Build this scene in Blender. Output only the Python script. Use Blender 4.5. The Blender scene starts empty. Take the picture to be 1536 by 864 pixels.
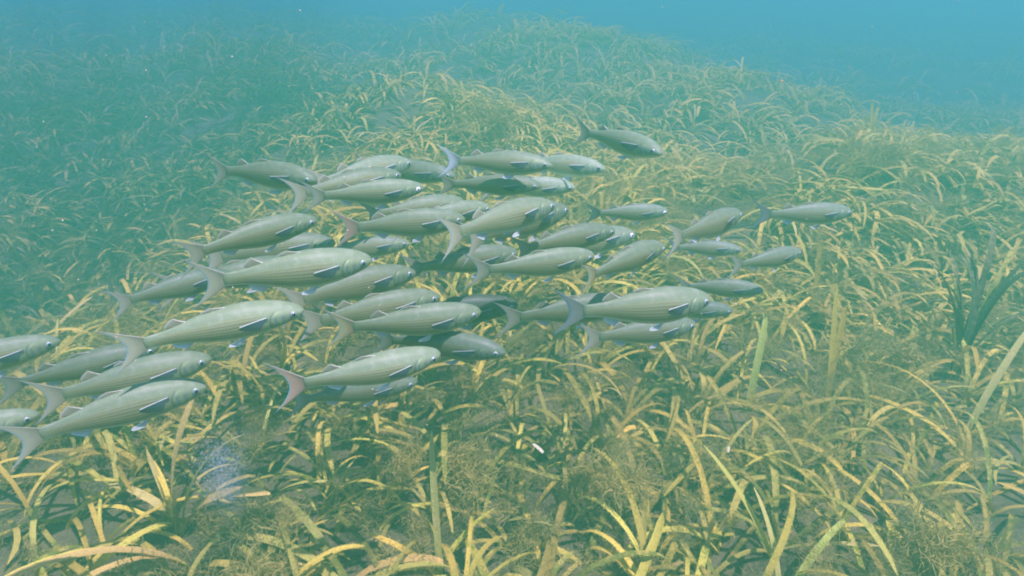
import bpy, math, random
import numpy as np

R = math.radians
rng = np.random.default_rng(7)
random.seed(7)
scene = bpy.context.scene
C = scene.collection

# ------------------------------------------------------------------ camera
cam_data = bpy.data.cameras.new("camera")
cam_data.sensor_width = 36.0
cam_data.lens = 36.0 * 1001.0 / 1536.0
cam_data.clip_start = 0.02
cam_data.clip_end = 500.0
cam = bpy.data.objects.new("camera", cam_data)
C.objects.link(cam)
CAM = (0.0, 0.0, 1.6)
PITCH = math.atan(502.0 / 1001.0)
cam.location = CAM
cam.rotation_euler = (math.pi / 2 - PITCH, 0, 0)
scene.camera = cam

# ------------------------------------------------------------------ world, sun, exposure
SUN_DIR = np.array((0.28, -0.24, 0.92)); SUN_DIR = SUN_DIR / np.linalg.norm(SUN_DIR)   # towards the sun
elev = math.asin(SUN_DIR[2])
world = bpy.data.worlds.new("World")
scene.world = world
world.use_nodes = True
wn = world.node_tree.nodes
sky = wn.new("ShaderNodeTexSky")
sky.sky_type = 'NISHITA'
sky.sun_disc = False
sky.sun_elevation = elev
sky.sun_rotation = math.atan2(SUN_DIR[0], SUN_DIR[1])
bg = wn["Background"]
bg.inputs["Strength"].default_value = 0.12
world.node_tree.links.new(sky.outputs[0], bg.inputs[0])

sun_data = bpy.data.lights.new("sun", 'SUN')
sun_data.energy = 5.0
sun_data.angle = R(0.6)
sun_data.color = (1.0, 0.93, 0.80)
sun = bpy.data.objects.new("sun", sun_data)
C.objects.link(sun)
sun.location = (0, 0, 20)
sun.rotation_euler = (math.acos(SUN_DIR[2]), 0, math.atan2(SUN_DIR[1], SUN_DIR[0]) + math.pi / 2)

scene.view_settings.view_transform = 'Standard'
scene.view_settings.look = 'None'
scene.view_settings.exposure = 1.46
scene.view_settings.gamma = 1.0
scene.render.engine = 'CYCLES'
scene.cycles.use_denoising = True
scene.cycles.filter_width = 1.9
scene.cycles.max_bounces = 6
scene.cycles.diffuse_bounces = 3
scene.cycles.transmission_bounces = 3
scene.cycles.volume_bounces = 2
scene.cycles.transparent_max_bounces = 6
scene.cycles.sample_clamp_indirect = 4.0

# ------------------------------------------------------------------ helpers
def tag(o, label=None, cat=None, group=None, kind=None):
    if label: o["label"] = label
    if cat: o["category"] = cat
    if group: o["group"] = group
    if kind: o["kind"] = kind
    return o

def empty(name, loc=(0, 0, 0)):
    o = bpy.data.objects.new(name, None)
    o.empty_display_size = 0.05
    o.location = loc
    C.objects.link(o)
    return o

def mesh_data(name, verts, faces, mats, attr=None, attr_name="uvw", smooth=True, mat_idx=None):
    """verts (n,3), faces: list of tuples or (m,k) array; attr (n,3) per-vertex vector"""
    me = bpy.data.meshes.new(name)
    v = np.asarray(verts, dtype=np.float32).reshape(-1, 3)
    if isinstance(faces, np.ndarray):
        k = faces.shape[1]
        m = faces.shape[0]
        me.vertices.add(len(v)); me.vertices.foreach_set("co", v.ravel())
        me.loops.add(m * k); me.loops.foreach_set("vertex_index", faces.astype(np.int32).ravel())
        me.polygons.add(m)
        me.polygons.foreach_set("loop_start", np.arange(0, m * k, k, dtype=np.int32))
        me.update(calc_edges=True)
    else:
        me.from_pydata(v.tolist(), [], faces)
    if smooth:
        me.polygons.foreach_set("use_smooth", np.ones(len(me.polygons), dtype=bool))
    for mt in mats:
        me.materials.append(mt)
    if mat_idx is not None:
        me.polygons.foreach_set("material_index", np.asarray(mat_idx, dtype=np.int32))
    if attr is not None:
        a = me.attributes.new(attr_name, 'FLOAT_VECTOR', 'POINT')
        a.data.foreach_set("vector", np.asarray(attr, dtype=np.float32).ravel())
    me.update()
    return me

def add(name, me, parent=None):
    o = bpy.data.objects.new(name, me)
    C.objects.link(o)
    if parent is not None:
        o.parent = parent
    return o

class NT:
    """small node-tree writer"""
    def __init__(self, name):
        self.m = bpy.data.materials.new(name)
        self.m.use_nodes = True
        self.t = self.m.node_tree
        self.t.nodes.clear()
        self.out = self.t.nodes.new("ShaderNodeOutputMaterial")
    def n(self, kind, **kw):
        nd = self.t.nodes.new(kind)
        for k, v in kw.items():
            setattr(nd, k, v)
        return nd
    def link(self, a, b):
        self.t.links.new(a, b)
    def put(self, sock, v):
        if isinstance(v, bpy.types.NodeSocket):
            self.link(v, sock)
        elif isinstance(v, (tuple, list)) and len(v) == 3 and sock.type == 'RGBA':
            sock.default_value = (*v, 1)
        else:
            sock.default_value = v
    def math(self, op, a, b=0.0, clamp=False):
        nd = self.n("ShaderNodeMath", operation=op, use_clamp=clamp)
        self.put(nd.inputs[0], a); self.put(nd.inputs[1], b)
        return nd.outputs[0]
    def mix(self, f, a, b, mode='MIX'):
        nd = self.n("ShaderNodeMix", data_type='RGBA', blend_type=mode)
        self.put(nd.inputs[0], f); self.put(nd.inputs[6], a); self.put(nd.inputs[7], b)
        return nd.outputs[2]
    def smooth(self, x, lo, hi):
        nd = self.n("ShaderNodeMapRange", interpolation_type='SMOOTHSTEP')
        self.put(nd.inputs[0], x); nd.inputs[1].default_value = lo; nd.inputs[2].default_value = hi
        return nd.outputs[0]
    def noise(self, vec, scale, detail=3.0, rough=0.55, out=0):
        nd = self.n("ShaderNodeTexNoise")
        if vec is not None: self.link(vec, nd.inputs["Vector"])
        nd.inputs["Scale"].default_value = scale
        nd.inputs["Detail"].default_value = detail
        nd.inputs["Roughness"].default_value = rough
        return nd.outputs[out]
    def attr(self, name):
        nd = self.n("ShaderNodeAttribute", attribute_name=name)
        sp = self.n("ShaderNodeSeparateXYZ")
        self.link(nd.outputs["Vector"], sp.inputs[0])
        return nd.outputs["Vector"], sp.outputs[0], sp.outputs[1], sp.outputs[2]
    def bump(self, h, strength, dist):
        nd = self.n("ShaderNodeBump")
        self.link(h, nd.inputs["Height"]); nd.inputs["Strength"].default_value = strength
        nd.inputs["Distance"].default_value = dist
        return nd.outputs[0]
    def principled(self, color, rough=0.6, metal=0.0, normal=None, spec=0.4, sub=None):
        nd = self.n("ShaderNodeBsdfPrincipled")
        self.put(nd.inputs["Base Color"], color)
        self.put(nd.inputs["Roughness"], rough)
        self.put(nd.inputs["Metallic"], metal)
        nd.inputs["Specular IOR Level"].default_value = spec
        if normal is not None: self.link(normal, nd.inputs["Normal"])
        return nd.outputs[0]
    def translucent(self, surf, color, f):
        tr = self.n("ShaderNodeBsdfTranslucent")
        self.put(tr.inputs[0], color)
        mx = self.n("ShaderNodeMixShader")
        self.put(mx.inputs[0], f); self.link(surf, mx.inputs[1]); self.link(tr.outputs[0], mx.inputs[2])
        return mx.outputs[0]
    def done(self, surf):
        self.link(surf, self.out.inputs["Surface"])
        return self.m

# ------------------------------------------------------------------ materials
def mat_blade(name, base, crust, crust_lo, crust_hi, transl, low=0.62, spread=0.72):
    """a seagrass blade: leaf colour under a patchy crust of algae and silt"""
    t = NT(name)
    _, s, w, rz = t.attr("uvw")
    oi = t.n("ShaderNodeObjectInfo")
    geo = t.n("ShaderNodeNewGeometry")
    rnd = t.math('FRACT', t.math('ADD', oi.outputs["Random"], rz))
    n1 = t.noise(geo.outputs["Position"], 38, 5, 0.65)
    n2 = t.noise(geo.outputs["Position"], 240, 3, 0.6)
    f = t.math('ADD', t.math('ADD', n1, t.math('MULTIPLY', s, 0.16)), t.math('MULTIPLY', t.math('SUBTRACT', rnd, 0.5), 0.45))
    cover = t.smooth(f, crust_lo, crust_hi)
    col = t.mix(cover, base, crust)
    # each blade a little lighter, darker, redder
    tone = t.math('ADD', low, t.math('MULTIPLY', t.math('FRACT', t.math('MULTIPLY', rnd, 7.31)), spread))
    col = t.mix(1.0, col, t.mix(t.math('FRACT', t.math('MULTIPLY', rnd, 3.7)), (1.0, 0.90, 0.76), (0.88, 1.0, 0.82)), 'MULTIPLY')
    fleck = t.smooth(n2, 0.30, 0.72)
    shade = t.math('MULTIPLY', tone, t.math('ADD', 0.78, t.math('MULTIPLY', fleck, 0.34)))
    cmb = t.n("ShaderNodeCombineColor")
    for i in range(3): t.link(shade, cmb.inputs[i])
    col = t.mix(1.0, col, cmb.outputs[0], 'MULTIPLY')
    nrm = t.bump(t.math('ADD', n2, n1), 0.9, 0.004)
    sf = t.principled(col, 0.75, 0, nrm, 0.25)
    return t.done(t.translucent(sf, col, transl))

M = {}
M['blade_tan'] = mat_blade('seagrass_crusted', (0.25, 0.30, 0.035), (0.63, 0.54, 0.09), 0.30, 0.56, 0.30)
M['blade_brown'] = mat_blade('seagrass_silted', (0.16, 0.20, 0.03), (0.45, 0.395, 0.08), 0.34, 0.60, 0.25)
M['blade_green'] = mat_blade('seagrass_young', (0.50, 0.54, 0.11), (0.62, 0.54, 0.17), 0.45, 0.80, 0.35)
M['blade_dark'] = mat_blade('seagrass_dark_and_shade', (0.055, 0.08, 0.03), (0.22, 0.19, 0.08), 0.52, 0.80, 0.12)  # dark plants, and painted shade for blades on the left bed
M['blade_gold'] = mat_blade('seagrass_golden', (0.40, 0.34, 0.07), (0.68, 0.55, 0.17), 0.20, 0.48, 0.30, 0.95, 0.2)
M['blade_pale'] = mat_blade('seagrass_bleached', (0.55, 0.54, 0.38), (0.58, 0.52, 0.36), 0.4, 0.7, 0.25)

def mat_algae():
    t = NT('filament_algae')
    _, s, w, rz = t.attr("uvw")
    geo = t.n("ShaderNodeNewGeometry")
    n1 = t.noise(geo.outputs["Position"], 9, 3, 0.6)
    col = t.mix(rz, (0.28, 0.25, 0.055), (0.50, 0.42, 0.11))
    col = t.mix(t.smooth(n1, 0.42, 0.68), col, (0.27, 0.28, 0.09))
    sf = t.principled(col, 0.9, 0, None, 0.1)
    return t.done(t.translucent(sf, col, 0.45))
M['algae'] = mat_algae()

def mat_ground():
    t = NT('seabed_silt')
    geo = t.n("ShaderNodeNewGeometry")
    n1 = t.noise(geo.outputs["Position"], 3.0, 6, 0.65)
    n2 = t.noise(geo.outputs["Position"], 45, 5, 0.7)
    col = t.mix(t.smooth(n1, 0.35, 0.7), (0.10, 0.10, 0.04), (0.20, 0.18, 0.075))
    col = t.mix(t.smooth(n2, 0.5, 0.75), col, (0.20, 0.17, 0.09))
    return t.done(t.principled(col, 0.95, 0, t.bump(n2, 1.0, 0.03), 0.1))
M['ground'] = mat_ground()

def mat_body():
    """mullet skin: u along the body from the snout, v round it from back to belly"""
    t = NT('mullet_skin')
    vec, u, v, wz = t.attr("uvw")
    oi = t.n("ShaderNodeObjectInfo")
    tc = t.n("ShaderNodeTexCoord")
    n1 = t.noise(tc.outputs["Object"], 22, 4, 0.6)
    vj = t.math('ADD', v, t.math('MULTIPLY', t.math('SUBTRACT', n1, 0.5), 0.05))
    back = (0.11, 0.142, 0.082); flank = (0.22, 0.27, 0.14); belly = (0.62, 0.72, 0.48)  # countershading, with flank and belly lightened further to stand in for bounced light
    col = t.mix(t.smooth(vj, 0.20, 0.46), back, flank)
    col = t.mix(t.smooth(vj, 0.66, 0.86), col, belly)
    # dark lines along the scale rows of the flank
    wv = t.math('SINE', t.math('MULTIPLY', v, 2 * math.pi * 17.0))
    line = t.smooth(wv, -0.25, 0.65)
    band = t.math('MULTIPLY', t.smooth(v, 0.27, 0.42), t.math('SUBTRACT', 1.0, t.smooth(v, 0.66, 0.76)))
    trunk = t.math('MULTIPLY', t.smooth(u, 0.24, 0.36), t.math('SUBTRACT', 1.0, t.smooth(u, 0.9, 1.02)))
    lf = t.math('MULTIPLY', t.math('MULTIPLY', line, band), t.math('MULTIPLY', trunk, 0.85))
    col = t.mix(lf, col, (0.105, 0.095, 0.035))
    # golden wash on the lower flank
    gold = t.math('MULTIPLY', band, t.math('MULTIPLY', trunk, 0.25))
    col = t.mix(gold, col, (0.40, 0.33, 0.14))
    # cheek: bluish bars in front of the gill opening
    cz = t.math('MULTIPLY', t.smooth(v, 0.40, 0.48), t.math('SUBTRACT', 1.0, t.smooth(v, 0.62, 0.72)))
    cu = t.math('MULTIPLY', t.smooth(u, 0.045, 0.075), t.math('SUBTRACT', 1.0, t.smooth(u, 0.225, 0.25)))
    bars = t.smooth(t.math('SINE', t.math('ADD', t.math('MULTIPLY', u, 125.0), t.math('MULTIPLY', n1, 4.0))), -0.2, 0.6)
    col = t.mix(t.math('MULTIPLY', t.math('MULTIPLY', cz, cu), t.math('MULTIPLY', bars, 0.55)), col, (0.09, 0.14, 0.19))
    # dark blotch at the root of the pectoral fin
    du = t.math('DIVIDE', t.math('SUBTRACT', u, 0.262), 0.018)
    dv = t.math('DIVIDE', t.math('SUBTRACT', v, 0.455), 0.055)
    rr = t.math('ADD', t.math('MULTIPLY', du, du), t.math('MULTIPLY', dv, dv))
    col = t.mix(t.math('MULTIPLY', t.math('SUBTRACT', 1.0, t.smooth(rr, 0.4, 1.3)), 0.8), col, (0.04, 0.06, 0.08))
    # shadowed slit along the rear edge of the gill cover
    gx = t.math('SUBTRACT', u, t.math('SUBTRACT', 0.236, t.math('MULTIPLY', t.math('MULTIPLY', t.math('SUBTRACT', v, 0.56), t.math('SUBTRACT', v, 0.56)), 0.6)))
    gs = t.math('SUBTRACT', 1.0, t.smooth(t.math('ABSOLUTE', gx), 0.002, 0.007))
    gs = t.math('MULTIPLY', gs, t.math('MULTIPLY', t.smooth(v, 0.28, 0.36), t.math('SUBTRACT', 1.0, t.smooth(v, 0.80, 0.88))))
    col = t.mix(t.math('MULTIPLY', gs, 0.65), col, (0.07, 0.08, 0.07))
    # scales
    mp = t.n("ShaderNodeMapping")
    t.link(vec, mp.inputs[0]); mp.inputs["Scale"].default_value = (46, 34, 0)
    vor = t.n("ShaderNodeTexVoronoi", feature='F1')
    t.link(mp.outputs[0], vor.inputs["Vector"]); vor.inputs["Scale"].default_value = 1.0
    vor.inputs["Randomness"].default_value = 0.25
    sc = vor.outputs["Distance"]
    col = t.mix(t.math('MULTIPLY', t.smooth(sc, 0.42, 0.75), t.math('MULTIPLY', trunk, 0.30)), col, (0.10, 0.10, 0.065))
    col = t.mix(t.math('MULTIPLY', t.smooth(n1, 0.45, 0.7), 0.25), col, (0.26, 0.27, 0.22))
    col = t.mix(1.0, col, oi.outputs["Color"], 'MULTIPLY')
    nrm = t.bump(sc, 0.25, 0.0012)
    metal = t.math('MULTIPLY', t.smooth(v, 0.22, 0.48), t.math('ADD', 0.30, t.math('MULTIPLY', n1, 0.4)))
    return t.done(t.principled(col, 0.50, metal, nrm, 0.25))
M['body'] = mat_body()

def mat_fin(name, c0, c1, edge, edge_lo, transl, lead=None):
    """fin: u from root to tip, v across the rays"""
    t = NT(name)
    vec, u, v, wz = t.attr("uvw")
    oi = t.n("ShaderNodeObjectInfo")
    tc = t.n("ShaderNodeTexCoord")
    n1 = t.noise(tc.outputs["Object"], 60, 3)
    col = t.mix(t.smooth(t.math('ADD', u, t.math('MULTIPLY', t.math('SUBTRACT', n1, 0.5), 0.3)), 0.1, 0.85), c0, c1)
    rays = t.smooth(t.math('SINE', t.math('MULTIPLY', v, 150.0)), 0.0, 0.9)
    col = t.mix(t.math('MULTIPLY', rays, 0.35), col, edge)
    col = t.mix(t.smooth(u, edge_lo, 1.0), col, edge)
    if lead is not None:
        col = t.mix(t.math('SUBTRACT', 1.0, t.smooth(v, 0.03, 0.10)), col, lead)
    col = t.mix(0.6, col, t.mix(1.0, col, oi.outputs["Color"], 'MULTIPLY'))
    sf = t.principled(col, 0.5, 0, None, 0.4)
    return t.done(t.translucent(sf, col, transl))
M['tail'] = mat_fin('tail_fin_skin', (0.36, 0.33, 0.18), (0.48, 0.46, 0.28), (0.26, 0.42, 0.45), 0.88, 0.5, (0.36, 0.36, 0.28))
M['tail_red'] = mat_fin('tail_fin_reddish', (0.40, 0.24, 0.14), (0.55, 0.34, 0.20), (0.25, 0.50, 0.55), 0.88, 0.5, (0.45, 0.42, 0.33))
M['tail_gold'] = mat_fin('tail_fin_golden', (0.46, 0.32, 0.13), (0.60, 0.55, 0.24), (0.26, 0.46, 0.46), 0.88, 0.5, (0.45, 0.42, 0.33))
M['tail_dark'] = mat_fin('tail_fin_dark', (0.24, 0.25, 0.18), (0.25, 0.28, 0.24), (0.15, 0.23, 0.26), 0.75, 0.5)
M['tail_white'] = mat_fin('tail_fin_whitish', (0.20, 0.22, 0.17), (0.46, 0.50, 0.46), (0.34, 0.48, 0.54), 0.8, 0.3)
M['dorsal'] = mat_fin('dorsal_fin_skin', (0.18, 0.17, 0.10), (0.26, 0.25, 0.15), (0.44, 0.46, 0.36), 0.75, 0.3, (0.62, 0.62, 0.55))
M['pectoral'] = mat_fin('pectoral_fin_skin', (0.06, 0.09, 0.10), (0.016, 0.022, 0.022), (0.05, 0.06, 0.06), 0.93, 0.15, (0.62, 0.66, 0.58))
M['pelvic'] = mat_fin('pelvic_fin_skin', (0.42, 0.42, 0.33), (0.55, 0.57, 0.48), (0.66, 0.74, 0.72), 0.75, 0.35, (0.75, 0.78, 0.74))

def mat_plain(name, c, rough, metal=0.0, spec=0.5):
    t = NT(name)
    tc = t.n("ShaderNodeTexCoord")
    n1 = t.noise(tc.outputs["Object"], 300, 2)
    col = t.mix(t.math('MULTIPLY', n1, 0.35), c, tuple(x * 0.6 for x in c))
    return t.done(t.principled(col, rough, metal, None, spec))
M['iris'] = mat_plain('eye_iris', (0.22, 0.26, 0.24), 0.3, 0.1)
M['iris_white'] = mat_plain('eye_iris_white', (0.85, 0.86, 0.84), 0.2, 0.2)
M['pupil'] = mat_plain('eye_pupil', (0.008, 0.014, 0.022), 0.08)
M['mouth'] = mat_plain('mouth_line', (0.20, 0.20, 0.17), 0.5)
M['speck'] = mat_plain('floating_speck', (0.38, 0.34, 0.25), 0.7)
M['speck_red'] = mat_plain('floating_speck_rusty', (0.55, 0.24, 0.14), 0.7)
M['grain'] = mat_plain('silt_grain', (0.60, 0.68, 0.64), 0.6)
M['grain_blue'] = mat_plain('silt_grain_blue', (0.13, 0.24, 0.27), 0.6)

# ------------------------------------------------------------------ seabed
def sstep(a, b, x):
    t = np.clip((x - a) / (b - a), 0, 1)
    return t * t * (3 - 2 * t)

def ground_z(x, y):
    x = np.asarray(x, dtype=float); y = np.asarray(y, dtype=float)
    far = sstep(1.6, 4.0, y)
    z = 0.035 * np.sin(2.1 * x + 1.3) * np.sin(2.6 * y + 0.4) + 0.025 * np.sin(5.1 * x - 2.2 * y)
    z += far * (0.09 * np.sin(1.35 * x + 0.6 * y + 0.5) + 0.07 * np.sin(1.9 * y - 0.8 * x + 2.0))
    z += 0.24 * np.exp(-(((x - 0.5) / 2.0) ** 2 + ((y - 4.3) / 1.3) ** 2))
    z += 0.38 * np.exp(-(((x + 0.75) / 1.25) ** 2 + ((y - 6.0) / 1.0) ** 2))
    z += 0.16 * np.exp(-(((x - 2.6) / 1.0) ** 2 + ((y - 4.4) / 0.8) ** 2))
    z -= 0.28 * sstep(-1.0, -2.6, x) * sstep(1.7, 3.2, y)
    z += 0.36 * sstep(5.0, 11.0, y) * sstep(6.5, 0.0, x)
    edge = np.where(x > 0, 12.0 - 0.45 * x * x, 12.0 - 1.0 * x)
    z -= 0.6 * sstep(0.0, 7.0, y - np.maximum(edge, 3.0))
    return z

def build_seabed():
    n = 260
    a = np.linspace(-1, 1, n)
    gx = 30 * np.sign(a) * np.abs(a) ** 2.2
    b = np.linspace(0, 1, n)
    gy = -4 + 44 * b ** 1.9
    X, Y = np.meshgrid(gx, gy)
    Z = ground_z(X, Y)
    V = np.stack([X, Y, Z], -1).reshape(-1, 3)
    i = np.arange(n - 1); j = np.arange(n - 1)
    J, I = np.meshgrid(j, i, indexing='ij')
    q = J * n + I
    F = np.stack([q, q + 1, q + n + 1, q + n], -1).reshape(-1, 4)
    o = add('seabed', mesh_data('seabed', V, F, [M['ground']]))
    tag(o, 'dark silty seabed beneath the seagrass meadow', 'seabed', kind='structure')
build_seabed()

# ------------------------------------------------------------------ seagrass blades
SEG = 12
def blade_batch(base, length, width, az, th0, th1, expo, twist, wob, seg=SEG, jitter=0.05):
    """K blades at once. Each rises at th0 from the vertical towards azimuth az and bends over to th1.
    Returns verts (K*(seg+1)*3, 3), quads, uvw"""
    K = len(length)
    s = np.linspace(0, 1, seg + 1)[None, :]
    th = th0[:, None] + (th1 - th0)[:, None] * s ** expo[:, None]
    azs = az[:, None] + wob[:, None] * s * s
    ds = length[:, None] / seg
    dx = np.sin(th) * np.cos(azs); dy = np.sin(th) * np.sin(azs); dz = np.cos(th)
    P = np.stack([dx, dy, dz], -1) * ds[..., None]
    P = np.cumsum(P, axis=1) - P[:, :1]
    T = np.stack([dx, dy, dz], -1)
    side = np.stack([-np.sin(azs), np.cos(azs), np.zeros_like(azs)], -1)
    nrm = np.cross(T, side)
    tw = twist[:, None] * (s - 0.2)
    sd = side * np.cos(tw)[..., None] + nrm * np.sin(tw)[..., None]
    nn = np.cross(T, sd)
    w = 0.5 * width[:, None] * (0.72 + 0.5 * np.sin(np.pi * np.clip(s * 0.8 + 0.1, 0, 1)))
    w = w * np.where(s > 0.86, np.sqrt(np.clip(1 - ((s - 0.86) / 0.145) ** 2, 0.01, 1)), 1.0)
    jl = 1 + jitter * rng.standard_normal((K, seg + 1)); jr = 1 + jitter * rng.standard_normal((K, seg + 1))
    Pc = P + base[:, None, :]
    fold = 0.28
    L = Pc + sd * (w * jl)[..., None] + nn * (w * fold)[..., None]
    Rr = Pc - sd * (w * jr)[..., None] + nn * (w * fold)[..., None]
    V = np.stack([L, Pc, Rr], 2).reshape(-1, 3)
    k = np.arange(K)[:, None] * (seg + 1) * 3
    i = np.arange(seg)[None, :] * 3
    q0 = (k + i)
    Fa = np.stack([q0, q0 + 1, q0 + 4, q0 + 3], -1).reshape(-1, 4)
    Fb = np.stack([q0 + 1, q0 + 2, q0 + 5, q0 + 4], -1).reshape(-1, 4)
    rz = rng.random((K, 1))
    U = np.stack([np.broadcast_to(s, (K, seg + 1)), np.zeros((K, seg + 1)), np.broadcast_to(rz, (K, seg + 1))], -1)
    U = np.repeat(U[:, :, None, :], 3, axis=2).copy()
    U[:, :, 0, 1] = -1; U[:, :, 2, 1] = 1
    return V, np.concatenate([Fa, Fb]), U.reshape(-1, 3)

def fuzz(V, seg, count, size):
    """little tufts of algae standing off the two edges of one blade (triangles)"""
    V = V.reshape(seg + 1, 3, 3)
    vs, fs, us = [], [], []
    for c in range(count):
        s = rng.random() ** 0.75 * (seg - 0.01)
        i = int(s); f = s - i
        e = 0 if rng.random() < 0.5 else 2
        p = V[i, e] * (1 - f) + V[i + 1, e] * f
        m = V[i, 1] * (1 - f) + V[i + 1, 1] * f
        tdir = V[i + 1, 1] - V[i, 1]; tdir = tdir / (np.linalg.norm(tdir) + 1e-9)
        o = (p - m); o = o / (np.linalg.norm(o) + 1e-9)
        p = m + (p - m) * rng.uniform(0.3, 1.0)
        d = o * 0.7 + rng.standard_normal(3) * 0.55 - np.array((0, 0, 0.35))
        d = d / np.linalg.norm(d) * size * rng.uniform(0.4, 1.5)
        k = len(vs)
        b = tdir * rng.uniform(0.0004, 0.0011)
        vs += [p - b, p + b, p + d * 0.6 + b * 0.5, p + d + np.array((0, 0, -0.25)) * size * 0.5]
        fs += [(k, k + 1, k + 2, k + 3)]
        us += [(0.9, 0, 0)] * 4
    return np.array(vs), np.array(fs), np.array(us)

def one_blade_mesh(name, length, width, az, t0, t1, expo, twist, wob, mat, hairs=70, hsize=0.010, jitter=0.05):
    ar = lambda v: np.array([float(v)])
    V, F, U = blade_batch(np.zeros((1, 3)), ar(length), ar(width), ar(az), ar(t0), ar(t1), ar(expo), ar(twist), ar(wob), jitter=jitter)
    U[:, 2] = 0
    if hairs:
        v2, f2, u2 = fuzz(V, SEG, hairs, hsize)
        F = np.concatenate([F, f2 + len(V)]); V = np.concatenate([V, v2]); U = np.concatenate([U, u2])
    return mesh_data(name, V, F, [mat], U)

PROTO = {}
def make_protos():
    for kind, n, hairs in (('blade_tan', 14, 240), ('blade_brown', 10, 280), ('blade_green', 5, 6)):
        lst = []
        for i in range(n):
            t0 = R(rng.uniform(6, 40)); t1 = R(rng.uniform(110, 172)) if kind != 'blade_green' else R(rng.uniform(40, 110))
            lst.append(one_blade_mesh('blade', 0.39 * rng.uniform(0.75, 1.25), rng.uniform(0.0125, 0.0185) * (0.7 if kind == 'blade_green' else 1), 0.0, t0, t1,
                                      rng.uniform(0.8, 1.5), R(rng.uniform(-35, 35)), R(rng.uniform(-30, 30)), M[kind], hairs,
                                      0.009, 0.055 if kind != 'blade_green' else 0.02))
        PROTO[kind] = lst
make_protos()

def project(p):
    fw = np.array((0, math.cos(PITCH), -math.sin(PITCH))); up = np.array((0, math.sin(PITCH), math.cos(PITCH)))
    d = np.asarray(p) - np.array(CAM)
    z = d @ fw
    return 768 + 1001 * d[0] / z, 432 - 1001 * (d @ up) / z, z

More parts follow.
